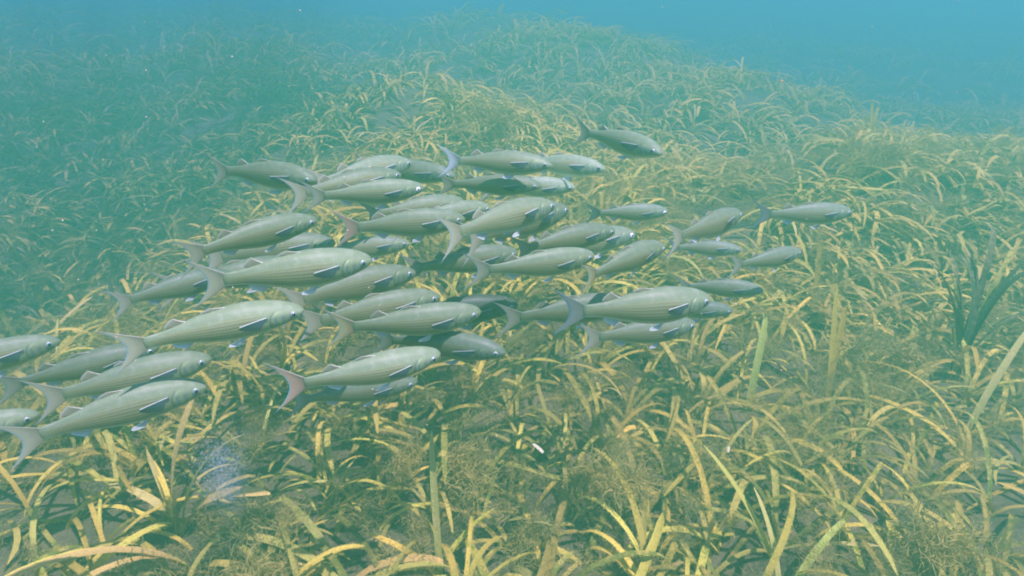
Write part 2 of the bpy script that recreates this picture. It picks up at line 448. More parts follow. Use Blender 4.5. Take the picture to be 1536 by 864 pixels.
# plants one can single out: (label, base x, base y, [(length, width, azimuth, tilt at root, tilt at tip, bend, material)])
SPECIAL = [
    ('seagrass tuft at bottom centre with one upright bright green blade', -0.215, 1.345, [
        (0.46, 0.017, 100, 10, 18, 1.0, 'blade_green'), (0.27, 0.020, 165, 35, 88, 0.9, 'blade_tan'),
        (0.26, 0.018, 35, 30, 70, 1.0, 'blade_tan'), (0.30, 0.018, 300, 25, 135, 0.8, 'blade_green'),
        (0.28, 0.018, 235, 30, 140, 0.8, 'blade_tan')]),
    ('seagrass plant in bottom left corner with very large arching tan blades', -0.93, 1.36, [
        (0.80, 0.026, 218, 4, 140, 0.9, 'blade_gold'), (0.60, 0.018, 230, 6, 150, 1.0, 'blade_gold'),
        (0.70, 0.020, 205, 14, 130, 0.9, 'blade_tan'), (0.30, 0.018, 340, 30, 110, 1.0, 'blade_brown')]),
    ('forked tan seagrass with broad stiff blades under the lowest left fish', -1.02, 1.50, [
        (0.50, 0.026, 25, 4, 32, 1.4, 'blade_gold'), (0.46, 0.026, 8, 12, 62, 1.5, 'blade_gold'),
        (0.42, 0.030, 350, 18, 95, 1.2, 'blade_gold'), (0.30, 0.024, 170, 10, 95, 1.0, 'blade_gold'),
        (0.30, 0.014, 140, 8, 25, 1.0, 'blade_green')]),
    ('tall dark green clump of upright seagrass near the right picture edge', 1.92, 2.42, [
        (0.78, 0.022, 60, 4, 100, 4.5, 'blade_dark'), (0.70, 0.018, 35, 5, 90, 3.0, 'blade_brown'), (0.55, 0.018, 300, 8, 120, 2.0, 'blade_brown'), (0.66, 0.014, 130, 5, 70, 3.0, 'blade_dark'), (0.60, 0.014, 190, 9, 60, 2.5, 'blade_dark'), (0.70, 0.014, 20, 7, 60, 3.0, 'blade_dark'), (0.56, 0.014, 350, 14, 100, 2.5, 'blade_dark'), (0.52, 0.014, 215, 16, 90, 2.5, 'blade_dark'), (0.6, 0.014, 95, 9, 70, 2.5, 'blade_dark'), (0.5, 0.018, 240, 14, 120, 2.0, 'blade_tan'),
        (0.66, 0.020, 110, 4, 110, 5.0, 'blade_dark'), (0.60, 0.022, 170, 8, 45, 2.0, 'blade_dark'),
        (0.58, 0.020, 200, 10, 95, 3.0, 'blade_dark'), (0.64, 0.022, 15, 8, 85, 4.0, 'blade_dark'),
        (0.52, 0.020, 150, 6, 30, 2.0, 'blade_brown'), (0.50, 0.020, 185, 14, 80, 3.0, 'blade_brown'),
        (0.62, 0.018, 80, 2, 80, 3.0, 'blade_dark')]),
    ('seagrass with one long slanting yellow-green blade near the right edge', 1.66, 1.96, [
        (0.50, 0.020, 38, 30, 52, 1.5, 'blade_green'), (0.30, 0.018, 10, 40, 110, 1.0, 'blade_tan'),
        (0.28, 0.018, 190, 35, 120, 1.0, 'blade_tan')]),
    ('seagrass at bottom right of centre with long yellow-green blades leaning left', 0.73, 1.22, [
        (0.50, 0.018, 132, 14, 62, 1.0, 'blade_green'), (0.36, 0.018, 120, 10, 40, 1.2, 'blade_green'),
        (0.34, 0.018, 40, 30, 75, 1.0, 'blade_green'), (0.30, 0.020, 215, 30, 130, 1.0, 'blade_tan')]),
    ('seagrass with one sickle-shaped yellow-green blade at bottom centre', 0.22, 1.42, [
        (0.36, 0.020, 335, 20, 135, 0.8, 'blade_green'), (0.26, 0.018, 170, 35, 120, 1.0, 'blade_tan'),
        (0.28, 0.018, 60, 25, 105, 1.0, 'blade_brown')]),
    ('seagrass with one short stiff yellow-green blade right below the school', 0.92, 2.12, [
        (0.40, 0.022, 60, 6, 22, 1.0, 'blade_green'), (0.30, 0.018, 185, 40, 115, 1.0, 'blade_tan'),
        (0.30, 0.018, 320, 30, 120, 1.0, 'blade_tan')]),
    ('seagrass rosette of arching greenish blades at the bottom edge left of centre', -0.46, 1.30, [
        (0.40, 0.022, 165, 25, 110, 0.9, 'blade_green'), (0.42, 0.020, 180, 30, 140, 0.9, 'blade_gold'),
        (0.38, 0.020, 200, 35, 145, 0.9, 'blade_gold'), (0.36, 0.018, 140, 25, 90, 1.0, 'blade_green'),
        (0.34, 0.022, 10, 30, 125, 0.9, 'blade_gold'), (0.36, 0.022, 345, 35, 130, 0.9, 'blade_gold')]),
    ('seagrass with one blunt upright tan blade beyond the right end of the school', 1.42, 2.74, [
        (0.44, 0.020, 85, 12, 18, 1.0, 'blade_tan'), (0.30, 0.018, 200, 35, 115, 1.0, 'blade_tan'),
        (0.30, 0.018, 20, 40, 115, 1.0, 'blade_brown')]),
    ('seagrass with two tall straight tan blades in the open meadow right of centre', 1.20, 2.08, [
        (0.50, 0.020, 95, 14, 18, 1.0, 'blade_tan'), (0.42, 0.018, 70, 14, 20, 1.0, 'blade_tan'),
        (0.34, 0.018, 175, 35, 118, 1.0, 'blade_tan'), (0.32, 0.018, 330, 30, 120, 1.0, 'blade_tan')]),
    ('bare dark stalk leaning left out of the sunlit mound behind the school', 0.12, 4.45, [
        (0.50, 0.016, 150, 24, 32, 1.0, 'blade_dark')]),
    ('seagrass with two long straight pale blades at upper right', 2.45, 3.35, [
        (0.62, 0.018, 165, 52, 72, 1.0, 'blade_tan'), (0.70, 0.018, 172, 48, 70, 1.0, 'blade_tan'),
        (0.34, 0.018, 350, 40, 110, 1.0, 'blade_tan')]),
    ('seagrass with a spiky upright tan tip standing above the far right bed', 2.95, 5.45, [
        (0.40, 0.020, 90, 4, 20, 1.0, 'blade_tan'), (0.48, 0.022, 60, 8, 90, 1.5, 'blade_tan'),
        (0.56, 0.026, 170, 10, 50, 1.5, 'blade_tan'), (0.50, 0.024, 20, 25, 100, 1.0, 'blade_tan')]),
]
def build_specials():
    for label, x, y, blades in SPECIAL:
        e = empty('seagrass_tuft' if len(blades) > 1 else 'seagrass_stalk', (x, y, float(ground_z(x, y)) - 0.01))
        tag(e, label, 'seagrass')
        for (ln, wd, az, t0, t1, ex, mt) in blades:
            hairs = {'blade_green': 8, 'blade_dark': 30}.get(mt, 110)
            me = one_blade_mesh('blade', ln, wd, R(az), R(t0), R(t1), ex, R(rng.uniform(-40, 40)), R(rng.uniform(-15, 15)), M[mt], hairs,
                                0.011, 0.02 if mt == 'blade_green' else 0.05)
            b = add('blade', me, e)
            b.location = (rng.uniform(-.012, .012), rng.uniform(-.012, .012), 0)
    # loose bleached leaf tips lying on the canopy
    for (x, y, z, az, ln, label) in ((0.09, 1.51, 0.31, 150, 0.040, 'small white bleached leaf tip on the grass at bottom centre'),
                                     (0.62, 1.50, 0.32, 70, 0.02, 'tiny white leaf scrap on the brown grass at lower right')):
        me = one_blade_mesh('leaf_fragment', ln, ln * 0.26, R(az), R(55), R(70), 1.0, 0.2, 0, M['blade_pale'], 0, 0, 0.05)
        o = add('leaf_fragment', me); o.location = (x, y, z)
        tag(o, label, 'leaf fragment')
build_specials()

def flow(x, y):
    """the way the swell combs the blades over, turning slowly across the bed"""
    return 0.5 + 1.1 * np.sin(0.9 * x + 0.7 * y) + 0.8 * np.sin(1.7 * y - 0.6 * x + 1.0)

# the tufts that show largest, each a plant with its own blades
BANDS = [(800, 'along the bottom picture edge'), (735, 'in the second band above the bottom edge'), (675, 'in the third band above the bottom edge'),
         (620, 'in the band just below the lowest fish'), (570, 'in the band level with the reddish tail'),
         (520, 'in the band level with the lower left fish'), (475, 'in the band under the strongly striped right fish'),
         (430, 'in the band behind the lower half of the school'), (-9999, 'in the band behind the middle of the school')]
ORD = ['first', 'second', 'third', 'fourth', 'fifth', 'sixth', 'seventh', 'eighth', 'ninth', 'tenth', 'eleventh', 'twelfth', 'thirteenth',
       'fourteenth', 'fifteenth', 'sixteenth', 'seventeenth', 'eighteenth', 'nineteenth', 'twentieth']
def ordinal(i):
    if i < 20: return ORD[i]
    tens = {2: 'twenty', 3: 'thirty', 4: 'forty'}[(i + 1) // 10]
    return tens + '-' + ORD[(i + 1) % 10 - 1] if (i + 1) % 10 else {30: 'thirtieth', 40: 'fortieth'}[i + 1]
def band_of(py):
    return next(k for k, (lo, _) in enumerate(BANDS) if py > lo)

def build_tufts(n=290):
    pts = []
    special_xy = np.array([(s[1], s[2]) for s in SPECIAL])
    tries = 0
    while len(pts) < n and tries < 60000:
        tries += 1
        y = rng.uniform(1.08, 3.0); x = rng.uniform(-1, 1) * (0.80 * y + 0.35)
        if np.min(np.hypot(special_xy[:, 0] - x, special_xy[:, 1] - y)) < 0.19: continue
        if pts and min((x - a) ** 2 + (y - b) ** 2 for a, b in pts) < (0.125 + 0.016 * y) ** 2: continue
        pts.append((x, y))
    rows, out = {}, []
    for x, y in pts:
        z = float(ground_z(x, y)) - 0.01
        px, py, _ = project((x, y, z + 0.2))
        if px < -45 or px > 1581 or py > 915:
            out.append((x, y))                       # beyond the picture: left to the meadow
            continue
        e = empty('seagrass_tuft', (x, y, z))
        nb = int(rng.integers(6, 10))
        main = 'blade_tan' if rng.random() < 0.62 else 'blade_brown'
        rows.setdefault(band_of(py), []).append((px, e, 'golden' if main == 'blade_tan' else 'brown'))
        a0 = rng.uniform(0, 6.28)
        size = rng.uniform(0.72, 1.12)
        for k in range(nb):
            r = rng.random()
            kind = 'blade_green' if r < 0.04 else ('blade_brown' if r < 0.26 else main)
            b = add('blade', PROTO[kind][int(rng.integers(len(PROTO[kind])))], e)
            az = flow(x, y) + rng.normal(0, 0.75) if rng.random() < 0.5 else a0 + k * 6.283 / nb + rng.uniform(-.5, .5)
            b.rotation_euler = (rng.uniform(-.12, .12), rng.uniform(-.12, .12), az)
            sc = size * rng.uniform(0.7, 1.15)
            b.scale = (sc, sc * rng.uniform(0.8, 1.1), sc)
            b.location = (rng.uniform(-.025, .025), rng.uniform(-.025, .025), 0)
    for k, row in rows.items():
        row.sort(key=lambda r: r[0])
        for i, (px, e, tone) in enumerate(row):
            tag(e, '%s seagrass tuft, %s from left %s' % (tone, ordinal(i), BANDS[k][1]), 'seagrass', 'single seagrass tufts of the near meadow')
    return out
OUTSIDE = build_tufts()

# everything past the nearest plants, where blades run together
def build_meadow():
    bx, by = [], []
    def scatter(n, y0, y1, margin, nb):
        # uniform over the area, thinned out to leave dark gaps between clumps
        yy = np.sqrt(rng.uniform(y0 ** 2, y1 ** 2, n)); xx = rng.uniform(-1, 1, n) * (0.84 * yy + margin)
        g = np.sin(3.1 * xx + 1.7 * np.sin(1.3 * yy)) * np.sin(2.7 * yy + 1.1 * xx) + 0.6 * np.sin(5.3 * xx - 4.1 * yy + 1.0)
        keep = g + rng.normal(0, 0.45, n) > -0.45
        xx, yy = xx[keep], yy[keep]; n = len(xx)
        return (np.repeat(xx, nb) + rng.normal(0, 0.03, n * nb), np.repeat(yy, nb) + rng.normal(0, 0.03, n * nb))
    sets = [scatter(1900, 2.75, 6.0, 0.5, 8) + (1.0,), scatter(2000, 6.0, 11.0, 0.8, 7) + (1.2,), scatter(1200, 10.5, 20.0, 1.0, 5) + (1.7,)]
    ox = np.repeat([a for a, b in OUTSIDE], 6); oy = np.repeat([b for a, b in OUTSIDE], 6)
    sets.append((ox + rng.normal(0, 0.03, len(ox)), oy + rng.normal(0, 0.03, len(oy)), 1.1))
    Vs, Fs, Us, mi, off = [], [], [], [], 0
    for x, y, big in sets:
        K = len(x)
        patch = np.sin(1.7 * x + 0.6) * np.sin(1.3 * y + 1.1) + 0.5 * np.sin(3.7 * x - 2.9 * y)
        size = (0.40 + 0.07 * patch) * rng.uniform(0.65, 1.2, K) * big
        base = np.stack([x, y, ground_z(x, y) - 0.01], -1)
        V, F, U = blade_batch(base, size, rng.uniform(0.013, 0.021, K) * big ** 1.2, np.where(rng.random(K) < 0.5, flow(x, y) + rng.normal(0, 0.75, K), rng.uniform(0, 6.283, K)), R(1) * rng.uniform(6, 48, K),
                              R(1) * rng.uniform(105, 170, K), rng.uniform(0.8, 1.5, K), R(1) * rng.uniform(-50, 50, K), R(1) * rng.uniform(-35, 35, K), seg=8)
        dark = sstep(-0.5, -1.6, x + 0.25 * patch) * sstep(30.0, 2.0, y)  # shade on the left bed, painted in by picking darker blades
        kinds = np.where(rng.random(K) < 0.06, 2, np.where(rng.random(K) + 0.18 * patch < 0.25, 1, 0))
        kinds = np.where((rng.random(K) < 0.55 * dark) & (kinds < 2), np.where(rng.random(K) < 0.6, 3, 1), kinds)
        kk = np.repeat(kinds, 8)
        Vs.append(V); Fs.append(F + off); Us.append(U); mi.append(np.concatenate([kk, kk])); off += len(V)
    o = add('seagrass_meadow', mesh_data('seagrass_meadow', np.concatenate(Vs), np.concatenate(Fs),
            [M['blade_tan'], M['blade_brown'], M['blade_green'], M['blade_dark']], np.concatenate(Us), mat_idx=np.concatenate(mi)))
    tag(o, 'dense meadow of arching tan seagrass fading into the blue distance', 'seagrass', kind='stuff')
    # short broken blades lying under the near plants
    n = 250
    yy = np.sqrt(rng.uniform(0.5, 3.4 ** 2, n)); xx = rng.uniform(-1, 1, n) * (0.84 * yy + 0.4)
    base = np.stack([xx, yy, ground_z(xx, yy) + rng.uniform(0.0, 0.07, n)], -1)
    V, F, U = blade_batch(base, rng.uniform(0.08, 0.24, n), rng.uniform(0.008, 0.014, n), rng.uniform(0, 6.283, n), R(1) * rng.uniform(40, 80, n),
                          R(1) * rng.uniform(80, 115, n), rng.uniform(0.7, 1.5, n), R(1) * rng.uniform(-60, 60, n), R(1) * rng.uniform(-40, 40, n), seg=5)
    kk = np.repeat(np.where(rng.random(n) < 0.1, 1, 0), 5)
    o = add('seagrass_litter', mesh_data('seagrass_litter', V, F, [M['blade_brown'], M['blade_green']], U, mat_idx=np.concatenate([kk, kk])))
    tag(o, 'tangle of short broken brown blades under the near seagrass', 'seagrass litter', kind='stuff')
build_meadow()

# ------------------------------------------------------------------ filament algae
def filaments(centres, radius, per, length, width, seg=4):
    K = len(centres) * per
    c = np.repeat(centres, per, axis=0); r = np.repeat(radius, per)
    d = rng.standard_normal((K, 3)); d[:, 2] = np.abs(d[:, 2]) * 0.8 - 0.1
    d /= np.linalg.norm(d, axis=1, keepdims=True)
    p = c + d * (r * rng.random(K) ** 0.6)[:, None]
    h = d * 0.8 + rng.standard_normal((K, 3)) * 0.7
    ln = length * rng.uniform(0.5, 1.5, K); wd = width * rng.uniform(0.5, 1.5, K)
    pts = [p]
    for i in range(seg):
        h = h + rng.standard_normal((K, 3)) * 0.6 - np.array((0, 0, 0.12))
        h /= np.linalg.norm(h, axis=1, keepdims=True)
        p = p + h * (ln / seg)[:, None]
        pts.append(p)
    sd = rng.standard_normal((K, 3)); sd /= np.linalg.norm(sd, axis=1, keepdims=True)
    P = np.stack(pts, 1)
    taper = np.linspace(1, 0.35, seg + 1)[None, :, None]
    A = P + sd[:, None] * wd[:, None, None] * taper * 0.5
    B = P - sd[:, None] * wd[:, None, None] * taper * 0.5
    V = np.stack([A, B], 2).reshape(-1, 3)
    q = np.arange(K)[:, None] * (seg + 1) * 2 + np.arange(seg)[None, :] * 2
    F = np.stack([q, q + 1, q + 3, q + 2], -1).reshape(-1, 4)
    U = np.zeros((K, (seg + 1) * 2, 3)); U[:, :, 2] = rng.random((K, 1)); U[:, :, 0] = np.repeat(np.linspace(0, 1, seg + 1), 2)[None]
    return V, F, U.reshape(-1, 3)

ALGAE = [  # x, y, height above the bed, size, label
    (-0.13, 1.58, 0.27, 1.15, 'fluffy brown algae clump below the reddish-tailed fish'),
    (0.27, 1.53, 0.27, 1.2, 'ragged brown algae clump on the grass at lower centre'),
    (-0.72, 1.24, 0.20, 1.5, 'wide silty algae cushion at the bottom left'),
    (-0.95, 1.22, 0.15, 1.2, 'silty algae tuft between the large arching blades at bottom left'),
    (2.30, 4.05, 0.25, 1.7, 'rounded greenish algae mound in the far right meadow'),
    (1.45, 2.20, 0.22, 1.5, 'fuzzy algae clump left of the tall dark clump'),
    (0.05, 1.40, 0.22, 0.9, 'small feathery algae clump at the bottom, just right of centre'),
    (-0.30, 1.62, 0.25, 0.9, 'stringy algae tuft right under the reddish-tailed fish'),
    (1.15, 1.32, 0.20, 1.3, 'brown fuzzy algae clump at the lower right'),
    (-1.45, 1.95, 0.18, 1.5, 'murky algae clump at the left below the cut-off fish'),
    (-1.75, 2.70, 0.18, 1.8, 'dim algae mound in the dark left meadow'),
    (-0.20, 4.75, 0.40, 2.4, 'algae-draped hump on the sunlit mound behind the school'),
]
def build_algae():
    protos = []
    for k in range(4):
        cs = rng.normal(0, 0.035, (7, 3)) * np.array((1.2, 1.2, 0.8)); rad = rng.uniform(0.02, 0.045, 7)
        V, F, U = filaments(cs, rad, 90, 0.055, 0.0030)
        protos.append(mesh_data('algae_clump', V, F, [M['algae']], U))
    for i, (x, y, h, s, label) in enumerate(ALGAE):
        o = add('algae_clump', protos[i % 4])
        o.location = (x, y, float(ground_z(x, y)) + h * 0.75); o.scale = (s, s, s * rng.uniform(0.8, 1.1)); o.rotation_euler = (0, 0, rng.uniform(0, 6.28))
        tag(o, label, 'algae', 'clumps of algae in the meadow')
    n = 2300
    yy = np.sqrt(rng.uniform(0.8, 4.6 ** 2, n)); xx = rng.uniform(-1, 1, n) * (0.84 * yy + 0.4)
    hgt = np.where(rng.random(n) < 0.42, rng.uniform(0.08, 0.24, n), 0.02 + 0.15 * rng.random(n) ** 1.6)
    cs = np.stack([xx, yy, ground_z(xx, yy) + hgt], -1)
    V, F, U = filaments(cs, rng.uniform(0.03, 0.085, n), 165, 0.030, 0.0015, seg=2)
    o = add('algae_fuzz', mesh_data('algae_fuzz', V, F, [M['algae']], U))
    tag(o, 'fine brown algae fuzz tangled through the near seagrass', 'algae', kind='stuff')
build_algae()

# ------------------------------------------------------------------ mullets
PS = np.array([0, .015, .05, .11, .2, .3, .4, .5, .6, .7, .8, .9, 1.0])
PT = np.array([-.010, .012, .040, .071, .100, .119, .129, .128, .117, .098, .075, .055, .048])
PB = np.array([-.030, -.045, -.062, -.084, -.108, -.128, -.136, -.131, -.115, -.092, -.066, -.049, -.046])
PW = np.array([.006, .030, .050, .068, .084, .092, .092, .086, .074, .057, .038, .021, .012])
SL = 0.80                                    # body length as a share of the whole fish

def hermite(xs, ys, x):
    m = np.gradient(ys, xs)
    i = np.clip(np.searchsorted(xs, x) - 1, 0, len(xs) - 2)
    h = xs[i + 1] - xs[i]; t = (x - xs[i]) / h
    return ((2*t**3-3*t**2+1)*ys[i] + (t**3-2*t**2+t)*h*m[i] + (-2*t**3+3*t**2)*ys[i+1] + (t**3-t**2)*h*m[i+1])

def skin(s, v, side, lift=0.0):
    """point on the unit fish (snout at x=0.5): s along the body, v 0 back .. 1 belly"""
    s = np.asarray(s, float); v = np.asarray(v, float)
    ph = v * np.pi
    T = hermite(PS, PT, s); B = hermite(PS, PB, s); W = hermite(PS, PW, s)
    mid = (T + B) * 0.5; hh = (T - B) * 0.5
    c = np.cos(ph)
    z = mid + (hh + lift) * np.sign(c) * np.abs(c) ** 0.95
    y = side * (W + lift) * np.abs(np.sin(ph)) ** 0.9
    return np.stack([0.5 - SL * s + 0 * z, y * SL, z * SL], -1)

def bend(P, a):
    """swimming curve: the tail half swings sideways"""
    P = np.array(P, float)
    t = np.clip((0.22 - P[:, 0]) / 0.72, 0, 1.05)
    off = a * t * t
    sl = 2 * a * t / 0.72
    y = P[:, 1]
    P[:, 0] = P[:, 0] + y * sl * 0.9
    P[:, 1] = y + off
    h = np.clip((P[:, 0] - 0.2) / 0.3, 0, 1)
    P[:, 1] += a * 0.25 * h * h
    return P

def grid_faces(nu, nv, wrap=False):
    f = []
    for i in range(nu - 1):
        for j in range(nv - 1 if not wrap else nv):
            j2 = (j + 1) % nv
            f.append((i * nv + j, i * nv + j2, (i + 1) * nv + j2, (i + 1) * nv + j))
    return f

def body_mesh(a):
    ns, nr = 44, 32
    ss = np.concatenate([[0, .006, .015, .028], np.linspace(.045, 1.0, ns - 4)])
    V, U = [], []
    for s in ss:
        for k in range(nr):
            x = 2.0 * k / nr
            v, side = (x, -1) if x <= 1 else (2 - x, 1)
            lift = 0.0
            # the gill opening: a shallow groove behind the cheek
            g = math.exp(-((s - (0.235 - 0.05 * (v - .5) ** 2)) / 0.008) ** 2) * (1 if .2 < v < .95 else 0)
            lift -= 0.0035 * g
            V.append(skin(s, v, side, lift)); U.append((s, v, 0))
    n = len(V)
    V.append(skin(0.0, .5, 0) + np.array((0.002, 0, 0))); U.append((0, .5, 0))
    V.append(skin(1.0, .5, 0) - np.array((0.01, 0, 0))); U.append((1, .5, 0))
    F = grid_faces(len(ss), nr, True)
    F += [(n, (k + 1) % nr, k) for k in range(nr)]
    b = (len(ss) - 1) * nr
    F += [(n + 1, b + k, b + (k + 1) % nr) for k in range(nr)]
    return mesh_data('body', bend(V, a), F, [M['body']], U)

def gill_mesh(a, side):
    nu, nv = 12, 12
    V, U = [], []
    for i in range(nu):
        for j in range(nv):
            q = j / (nv - 1); p = i / (nu - 1)
            v = 0.30 + 0.52 * q
            back = 0.232 - 0.06 * (2 * q - 1) ** 2 - 0.012 * q
            s = 0.135 + (back - 0.135) * p
            rim = min(p / .3, 1) * min(q / .2, 1, (1 - q) / .2)
            lift = 0.0004 + 0.0042 * rim * (0.55 + 0.45 * p) - (0.003 if i == nu - 1 else 0)
            V.append(skin(s, v, side, lift)); U.append((s, v, 0))
    F = grid_faces(nu, nv)
    if side > 0: F = [f[::-1] for f in F]
    return mesh_data('gill_cover', bend(V, a), F, [M['body']], U)

def fin_mesh(name, base, tip, nrm, thick, a, mat, curve=0.0, m=7):
    """fin of rays between root points and tip points, ridged along each ray, two-sided shell"""
    base = np.asarray(base, float); tip = np.asarray(tip, float); n = len(base)
    nrm = np.asarray(nrm, float)
    V, U = [], []
    for sgn in (1, -1):
        for i in range(n):
            for j in range(m):
                r = j / (m - 1)
                p = base[i] * (1 - r) + tip[i] * r
                p = p + nrm * curve * math.sin(r * math.pi * 0.5) * r
                edge = (i == 0 or i == n - 1 or j == m - 1)
                t = 0.0 if edge else thick * (1 - 0.75 * r) * (1.0 if i % 2 else 0.45)
                V.append(p + nrm * t * sgn); U.append((r, i / (n - 1), 0))
    F = grid_faces(n, m)
    k = n * m
    F = F + [tuple(x + k for x in f[::-1]) for f in F]
    me = mesh_data(name, bend(V, a), F, [mat], U)
    return me

def caudal_mesh(a, mat, span=0.155, skew=0.0):
    n = 23
    base, tip = [], []
    for i in range(n):
        k = 1 - 2 * i / (n - 1)
        base.append((0.5 - SL * 0.985, 0, 0.040 * k * SL * 1.1))
        ak = abs(k)
        x = -0.385 - 0.115 * ak ** 1.5
        z = math.copysign(span * ak ** 0.85, k)
        tip.append((x, skew * k, z))
    V = fin_mesh('tail_fin', base, tip, (0, 1, 0), 0.0045, a, mat, 0.0, 8)
    return V

def strip_fin(name, s0, s1, hgt, sweep, top, a, mat, n=11, lean=0.0, point=0.4):
    base, tip = [], []
    for i in range(n):
        q = i / (n - 1)
        s = s0 + (s1 - s0) * q
        b = skin(s, 0.0 if top else 1.0, 0.0)
        b = b - np.array((0, 0, 0.003 if top else -0.003))
        h = hgt * (1 - q) ** point * (0.15 + 0.85 * min(1, q / 0.08 + 0.6))
        if i == n - 1: h = hgt * 0.12
        d = np.array((-sweep * (1 - 0.35 * q), lean, h if top else -h))
        base.append(b); tip.append(b + d)
    return fin_mesh(name, base, tip, (0, 1, 0), 0.0035, a, mat, 0.0, 6)

def paired_fin(name, s, v, side, length, width, down, out, a, mat, n=11):
    root = skin(s, v, side, -0.002)
    base, tip = [], []
    for i in range(n):
        q = i / (n - 1)
        base.append(root + np.array((0.004 - 0.010 * q, 0, 0.018 - 0.036 * q)) * np.array((1, 1, width / 0.06 * 0.6)))
        L = length * (1 - 0.70 * q ** 1.7) * (0.90 + 0.10 * min(1, q / 0.15))
        z = 0.020 - width * (0.05 + 0.95 * q ** 0.8)
        tip.append(root + np.array((-L, side * out * L, z - down * L)))
    d = np.array((0.0, 1.0, 0.15 * side)); d /= np.linalg.norm(d)
    return fin_mesh(name, base, tip, d, 0.0030, a, mat, side * 0.006, 7)

def ball_mesh(name, centre, axis, rad, flat, a, mat, half=False):
    axis = np.asarray(axis, float); axis /= np.linalg.norm(axis)
    e1 = np.cross(axis, (0, 0, 1.0)); e1 /= np.linalg.norm(e1); e2 = np.cross(axis, e1)
    nu, nv = 7, 14
    V = []
    for i in range(nu):
        th = (i / (nu - 1)) * math.pi * (0.5 if half else 1.0)
        for j in range(nv):
            f = 2 * math.pi * j / nv
            V.append(centre + rad * (math.sin(th) * (math.cos(f) * e1 + math.sin(f) * e2) + axis * math.cos(th) * flat))
    return mesh_data(name, bend(V, a), grid_faces(nu, nv, True), [mat], np.zeros((len(V), 3)))

def mouth_mesh(a):
    V, U = [], []
    n = 13
    for i in range(n):
        q = -1 + 2 * i / (n - 1)
        s = 0.004 + 0.040 * abs(q) ** 1.6
        v = 0.60 + 0.06 * abs(q)
        side = -1 if q < 0 else 1
        p = skin(s, v, side * (abs(q) ** 0.5), 0.002)
        for k in range(6):
            f = k * math.pi / 3
            V.append(p + 0.0032 * np.array((math.cos(f) * 0.6, 0, math.sin(f)))); U.append((0, 0, 0))
    return mesh_data('mouth', bend(V, a), grid_faces(n, 6, True), [M['mouth']], U)

BENDS = {'b0': 0.0, 'b1': 0.035, 'b2': -0.045, 'b3': 0.075, 'b4': -0.03, 'wide': 0.06}
PARTS = {}
def make_kind(key):
    a = BENDS[key]
    span = 0.185 if key == 'wide' else 0.152
    p = {}
    p['body'] = body_mesh(a)
    p['gill'] = [gill_mesh(a, s) for s in (-1, 1)]
    p['mouth'] = mouth_mesh(a)
    p['tail'] = {t: caudal_mesh(a, M[t], span, 0.02 if key == 'wide' else 0.008) for t in ('tail', 'tail_red', 'tail_gold', 'tail_dark', 'tail_white')}
    p['d1'] = strip_fin('first_dorsal_fin', 0.47, 0.58, 0.020, 0.085, True, a, M['dorsal'], n=9)
    p['d2'] = strip_fin('second_dorsal_fin', 0.735, 0.83, 0.045, 0.055, True, a, M['dorsal'], n=11)
    p['anal'] = strip_fin('anal_fin', 0.71, 0.82, 0.040, 0.045, False, a, M['pelvic'], n=11)
    p['pect'] = [paired_fin('pectoral_fin', 0.258, 0.45, s, 0.150, 0.070, 0.03, 0.20, a, M['pectoral']) for s in (-1, 1)]
    p['pelv'] = [paired_fin('pelvic_fin', 0.40, 0.90, s, 0.105, 0.045, 0.30, 0.16, a, M['pelvic']) for s in (-1, 1)]
    p['eye'], p['eye_w'], p['pupil'] = [], [], []
    for s in (-1, 1):
        c = skin(0.078, 0.47, s, -0.004); ax = np.array((0.28, s, 0.12))
        p['eye'].append(ball_mesh('eye', c, ax, 0.0200, 0.55, a, M['iris']))
        p['eye_w'].append(ball_mesh('eye', c, ax, 0.0210, 0.55, a, M['iris_white']))
        axn = ax / np.linalg.norm(ax)
        p['pupil'].append(ball_mesh('pupil', c + axn * 0.0045, ax, 0.0125, 0.75, a, M['pupil']))
    return p
for key in BENDS:
    PARTS[key] = make_kind(key)

